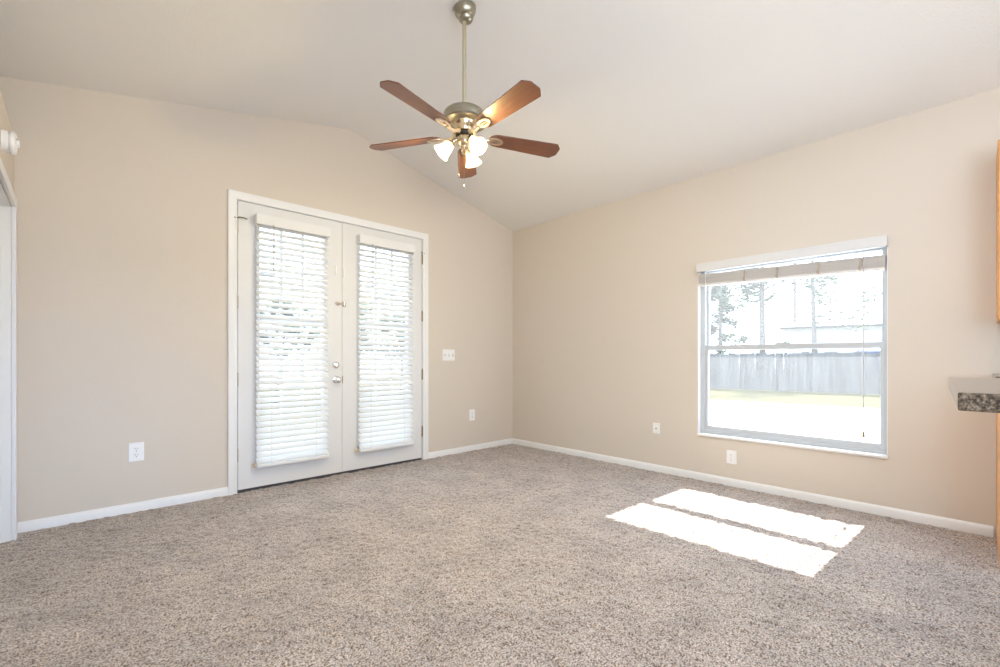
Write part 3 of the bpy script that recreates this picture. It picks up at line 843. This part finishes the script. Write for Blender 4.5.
# ------------------------------------------------------------------ outside
GZ = -0.345
bm = bmesh.new(); bm_box(bm, -40, 120, -70, 90, GZ - 0.3, GZ - 0.02)
structure(link('ground', bm, M_CONC), 'pale concrete ground outside')
F1, F2 = Vector((16.19, 4.32)), Vector((17.07, -1.17))
fd = (F2 - F1).normalized(); fn = Vector((-fd.y, fd.x))
if fn.x < 0: fn = -fn
G1, G2 = Vector((11.16, 2.32)), Vector((11.73, -1.78))
gd = (G2 - G1).normalized()
bm = bmesh.new()
q = [G1 - gd * 24, G2 + gd * 24, F2 + fd * 24 + fn * 40, F1 - fd * 24 + fn * 40]
bm_prism(bm, [(p.x, p.y) for p in q], GZ - 0.02, GZ)
structure(link('lawn', bm, M_GRASS), 'dry sunlit strip of grass before the fence')
bm = bmesh.new()
bm_box(bm, -14, 10, 3.2, 16, GZ - 0.02, GZ)
structure(link('back_lawn', bm, M_GRASS))

fo = F1 - fd * 12
fence = empty('wooden_fence', (fo.x, fo.y, GZ), math.atan2(fd.y, fd.x))
tag(fence, 'weathered grey wooden picket fence across the yard outside the window', 'fence')
bm = bmesh.new(); x = 0.0
while x < 30:
    w = 0.138 + rnd.uniform(-0.004, 0.004)
    h = 1.515 + rnd.uniform(-0.035, 0.03)
    yo = rnd.uniform(-0.006, 0.006)
    Mx = Matrix.Translation((x, yo, 0)) @ Matrix.Rotation(rnd.uniform(-0.002, 0.002), 4, 'Y')
    P = [(0, 0.02), (w, 0.02), (w, h - 0.03), (w - 0.03, h), (0.03, h), (0, h - 0.03)]
    bm_prism(bm, P, -0.009, 0.009, Mx @ Matrix(((1, 0, 0, 0), (0, 0, 1, 0), (0, 1, 0, 0), (0, 0, 0, 1))))
    x += w + 0.003
link('pickets', bm, M_FENCE, fence)
for z in (0.25, 0.78, 1.32):
    bm = bmesh.new(); bm_box(bm, 0, 30, 0.012, 0.05, z, z + 0.09); link('rail', bm, M_FENCE, fence)
for i in range(13):
    bm = bmesh.new(); bm_box(bm, i * 2.42, i * 2.42 + 0.09, 0.05, 0.14, -0.2, 1.45); link('post', bm, M_FENCE, fence)

def tree(name, x, y, h, tr, crown, nleaf, seed, label, lean=0.0, zmin=2.6, leaf=0.16, nbr=10, droop=0.0, leafmat=None):
    g = random.Random(seed)
    root = empty(name, (x, y, GZ)); tag(root, label, 'tree')
    bm = bmesh.new()
    pts = [(lean * t * h + 0.12 * math.sin(3 * t + seed), 0.12 * math.cos(2.3 * t + seed) - 0.12, -0.1 + h * t) for t in [i / 10 for i in range(11)]]
    bm_tube(bm, pts, [tr * (1 - 0.75 * i / 10) for i in range(11)], 10)
    link('trunk', bm, M_BARK, root, smooth=60)
    tips = []
    bm = bmesh.new()
    for i in range(nbr):
        t = max(zmin / h, 0.25) + (0.98 - max(zmin / h, 0.25)) * (i + g.random() * 0.6) / nbr
        k = min(9, int(t * 10)); f = t * 10 - k
        p = Vector(pts[k]).lerp(Vector(pts[k + 1]), f)
        a = g.uniform(0, 6.283); L = crown * (1.05 - 0.55 * t) * g.uniform(0.7, 1.15)
        up = g.uniform(0.05, 0.45) - droop
        d = Vector((math.cos(a), math.sin(a), up)).normalized()
        q1 = p + d * L * 0.5 + Vector((0, 0, 0.05 * L)); q2 = p + d * L + Vector((0, 0, -0.12 * L - droop * L * 0.5))
        bm_tube(bm, [p, q1, q2], [tr * 0.28, tr * 0.16, tr * 0.05], 6)
        for _ in range(4):
            b0 = p.lerp(q1, g.uniform(0.4, 1)) if g.random() < 0.4 else q1.lerp(q2, g.random())
            dd = Vector((g.uniform(-1, 1), g.uniform(-1, 1), g.uniform(-0.6, 0.6))).normalized()
            e2 = b0 + dd * L * g.uniform(0.2, 0.45)
            bm_tube(bm, [b0, e2], [tr * 0.09, tr * 0.03], 5)
            tips += [b0.lerp(e2, s) for s in (0.4, 0.7, 1.0)]
        tips += [q1, q2]
    link('branches', bm, M_BARK, root, smooth=60)
    bm = bmesh.new()
    for i in range(nleaf):
        c = g.choice(tips) + Vector((g.gauss(0, 0.22), g.gauss(0, 0.22), g.gauss(0, 0.16))) * crown * 0.4
        R = Matrix.Rotation(g.uniform(0, 6.28), 4, 'Z') @ Matrix.Rotation(g.uniform(-1.2, 1.2), 4, 'X')
        l = leaf * g.uniform(0.6, 1.3); w = l * 0.45
        vs = [bm.verts.new(c + (R @ Vector(v))) for v in ((-l, 0, 0), (0, -w, 0.1 * l), (l, 0, 0), (0, w, 0.1 * l))]
        bm.faces.new(vs)
    fo_ = link('foliage', bm, leafmat or M_LEAF, root)
    return root
tree('oak_tree', 21.6, 5.95, 7.5, 0.13, 1.5, 2600, 11, 'small leafy tree at the left edge of the upper window pane', zmin=1.6, leaf=0.13, nbr=16, droop=0.25)
tree('oak_tree', 29.8, 6.36, 12.5, 0.23, 4.2, 4600, 5, 'tall leafy tree with a straight trunk, left of the slender bare trunk in the window', zmin=5.8, leaf=0.20, nbr=16, droop=0.15)
tree('pine_tree', 42.9, 7.83, 20.0, 0.19, 2.7, 600, 8, 'slender nearly bare trunk in the middle of the upper window pane', zmin=9.0, leaf=0.2, nbr=10)
tree('pine_tree', 20.3, 1.54, 9.0, 0.12, 2.8, 1500, 23, 'sparse pine with long slanting branches in the right half of the upper window pane', zmin=2.7, leaf=0.12, nbr=16)

# house beyond the fence
r = empty('neighbor_house', (33.5, 1.2, GZ), math.atan2(fd.y, fd.x))
tag(r, 'pale neighbouring house whose eave shows above the fence through the window', 'house')
bm = bmesh.new(); bm_box(bm, -4.5, 9, 0.6, 8, 0, 3.45); link('wall', bm, M_SIDING, r)
bm = bmesh.new()
a = [(-5.0, 0.0, 3.55), (9.5, 0.0, 3.55), (9.5, 8.6, 3.55), (-5.0, 8.6, 3.55), (-1.0, 4.3, 4.9), (5.5, 4.3, 4.9)]
v = [bm.verts.new(p) for p in a]; u = [bm.verts.new((p[0], p[1], p[2] - 0.16)) for p in a[:4]]
for f in ((0, 1, 5, 4), (1, 2, 5), (2, 3, 4, 5), (3, 0, 4)): bm.faces.new([v[i] for i in f])
for i in range(4): bm.faces.new((v[i], u[i], u[(i + 1) % 4], v[(i + 1) % 4]))
bm.faces.new(u[::-1])
link('roof', bm, M_SHINGLE, r)
bm = bmesh.new(); bm_tube(bm, [(-5.0, -0.06, 3.45), (9.5, -0.06, 3.45)], 0.07, 8); link('gutter', bm, mat('grey_gutter', (0.07, 0.07, 0.07), rough=0.6), r)
# pile under a blue tarpaulin behind the fence
tp = Vector((CAM.x + 18.5 * (0.684 + 0.730 * 384 / 448.4), CAM.y + 18.5 * (0.730 - 0.684 * 384 / 448.4)))
r = empty('covered_trailer', (tp.x, tp.y, GZ)); tag(r, 'dark blue covered load just showing above the right end of the fence', 'trailer')
bm = bmesh.new()
bm_prism(bm, [(-0.55, 0.5), (0.55, 0.5), (0.55, 1.56), (0.42, 1.70), (-0.36, 1.70), (-0.55, 1.56)], -0.8, 0.8, Matrix.Rotation(math.pi / 2, 4, 'X'))
link('cover', bm, M_TARP, r, bevel=0.05)
bm = bmesh.new(); bm_box(bm, -0.5, 0.5, -0.75, 0.75, 0.35, 0.5)
for sy in (-1, 1): bm_lathe(bm, [(0, -0.08), (0.26, -0.08), (0.28, 0), (0.26, 0.08), (0, 0.08)], 20, Matrix.Translation((sy * 0.45, 0, 0.28)) @ RY)
link('bed', bm, M_RUBBER, r)

# planting beyond the french doors, glimpsed between the slats
shr = [(-5.0, 9.6), (-3.1, 10.1), (-1.2, 9.7), (0.7, 10.2), (2.6, 9.8), (4.5, 10.2), (6.4, 9.9)]
for i, (x, y) in enumerate(shr):
    t = tree('ornamental_tree', x, y, 3.1 + 0.35 * math.sin(2.1 * i), 0.07, 1.15, 1500, 40 + i, 'small leafy tree in the row beyond the french doors, glimpsed between blind slats', zmin=1.5, leaf=0.11, nbr=12, leafmat=M_LEAF2)
    t['group'] = 'small trees beyond the french doors'
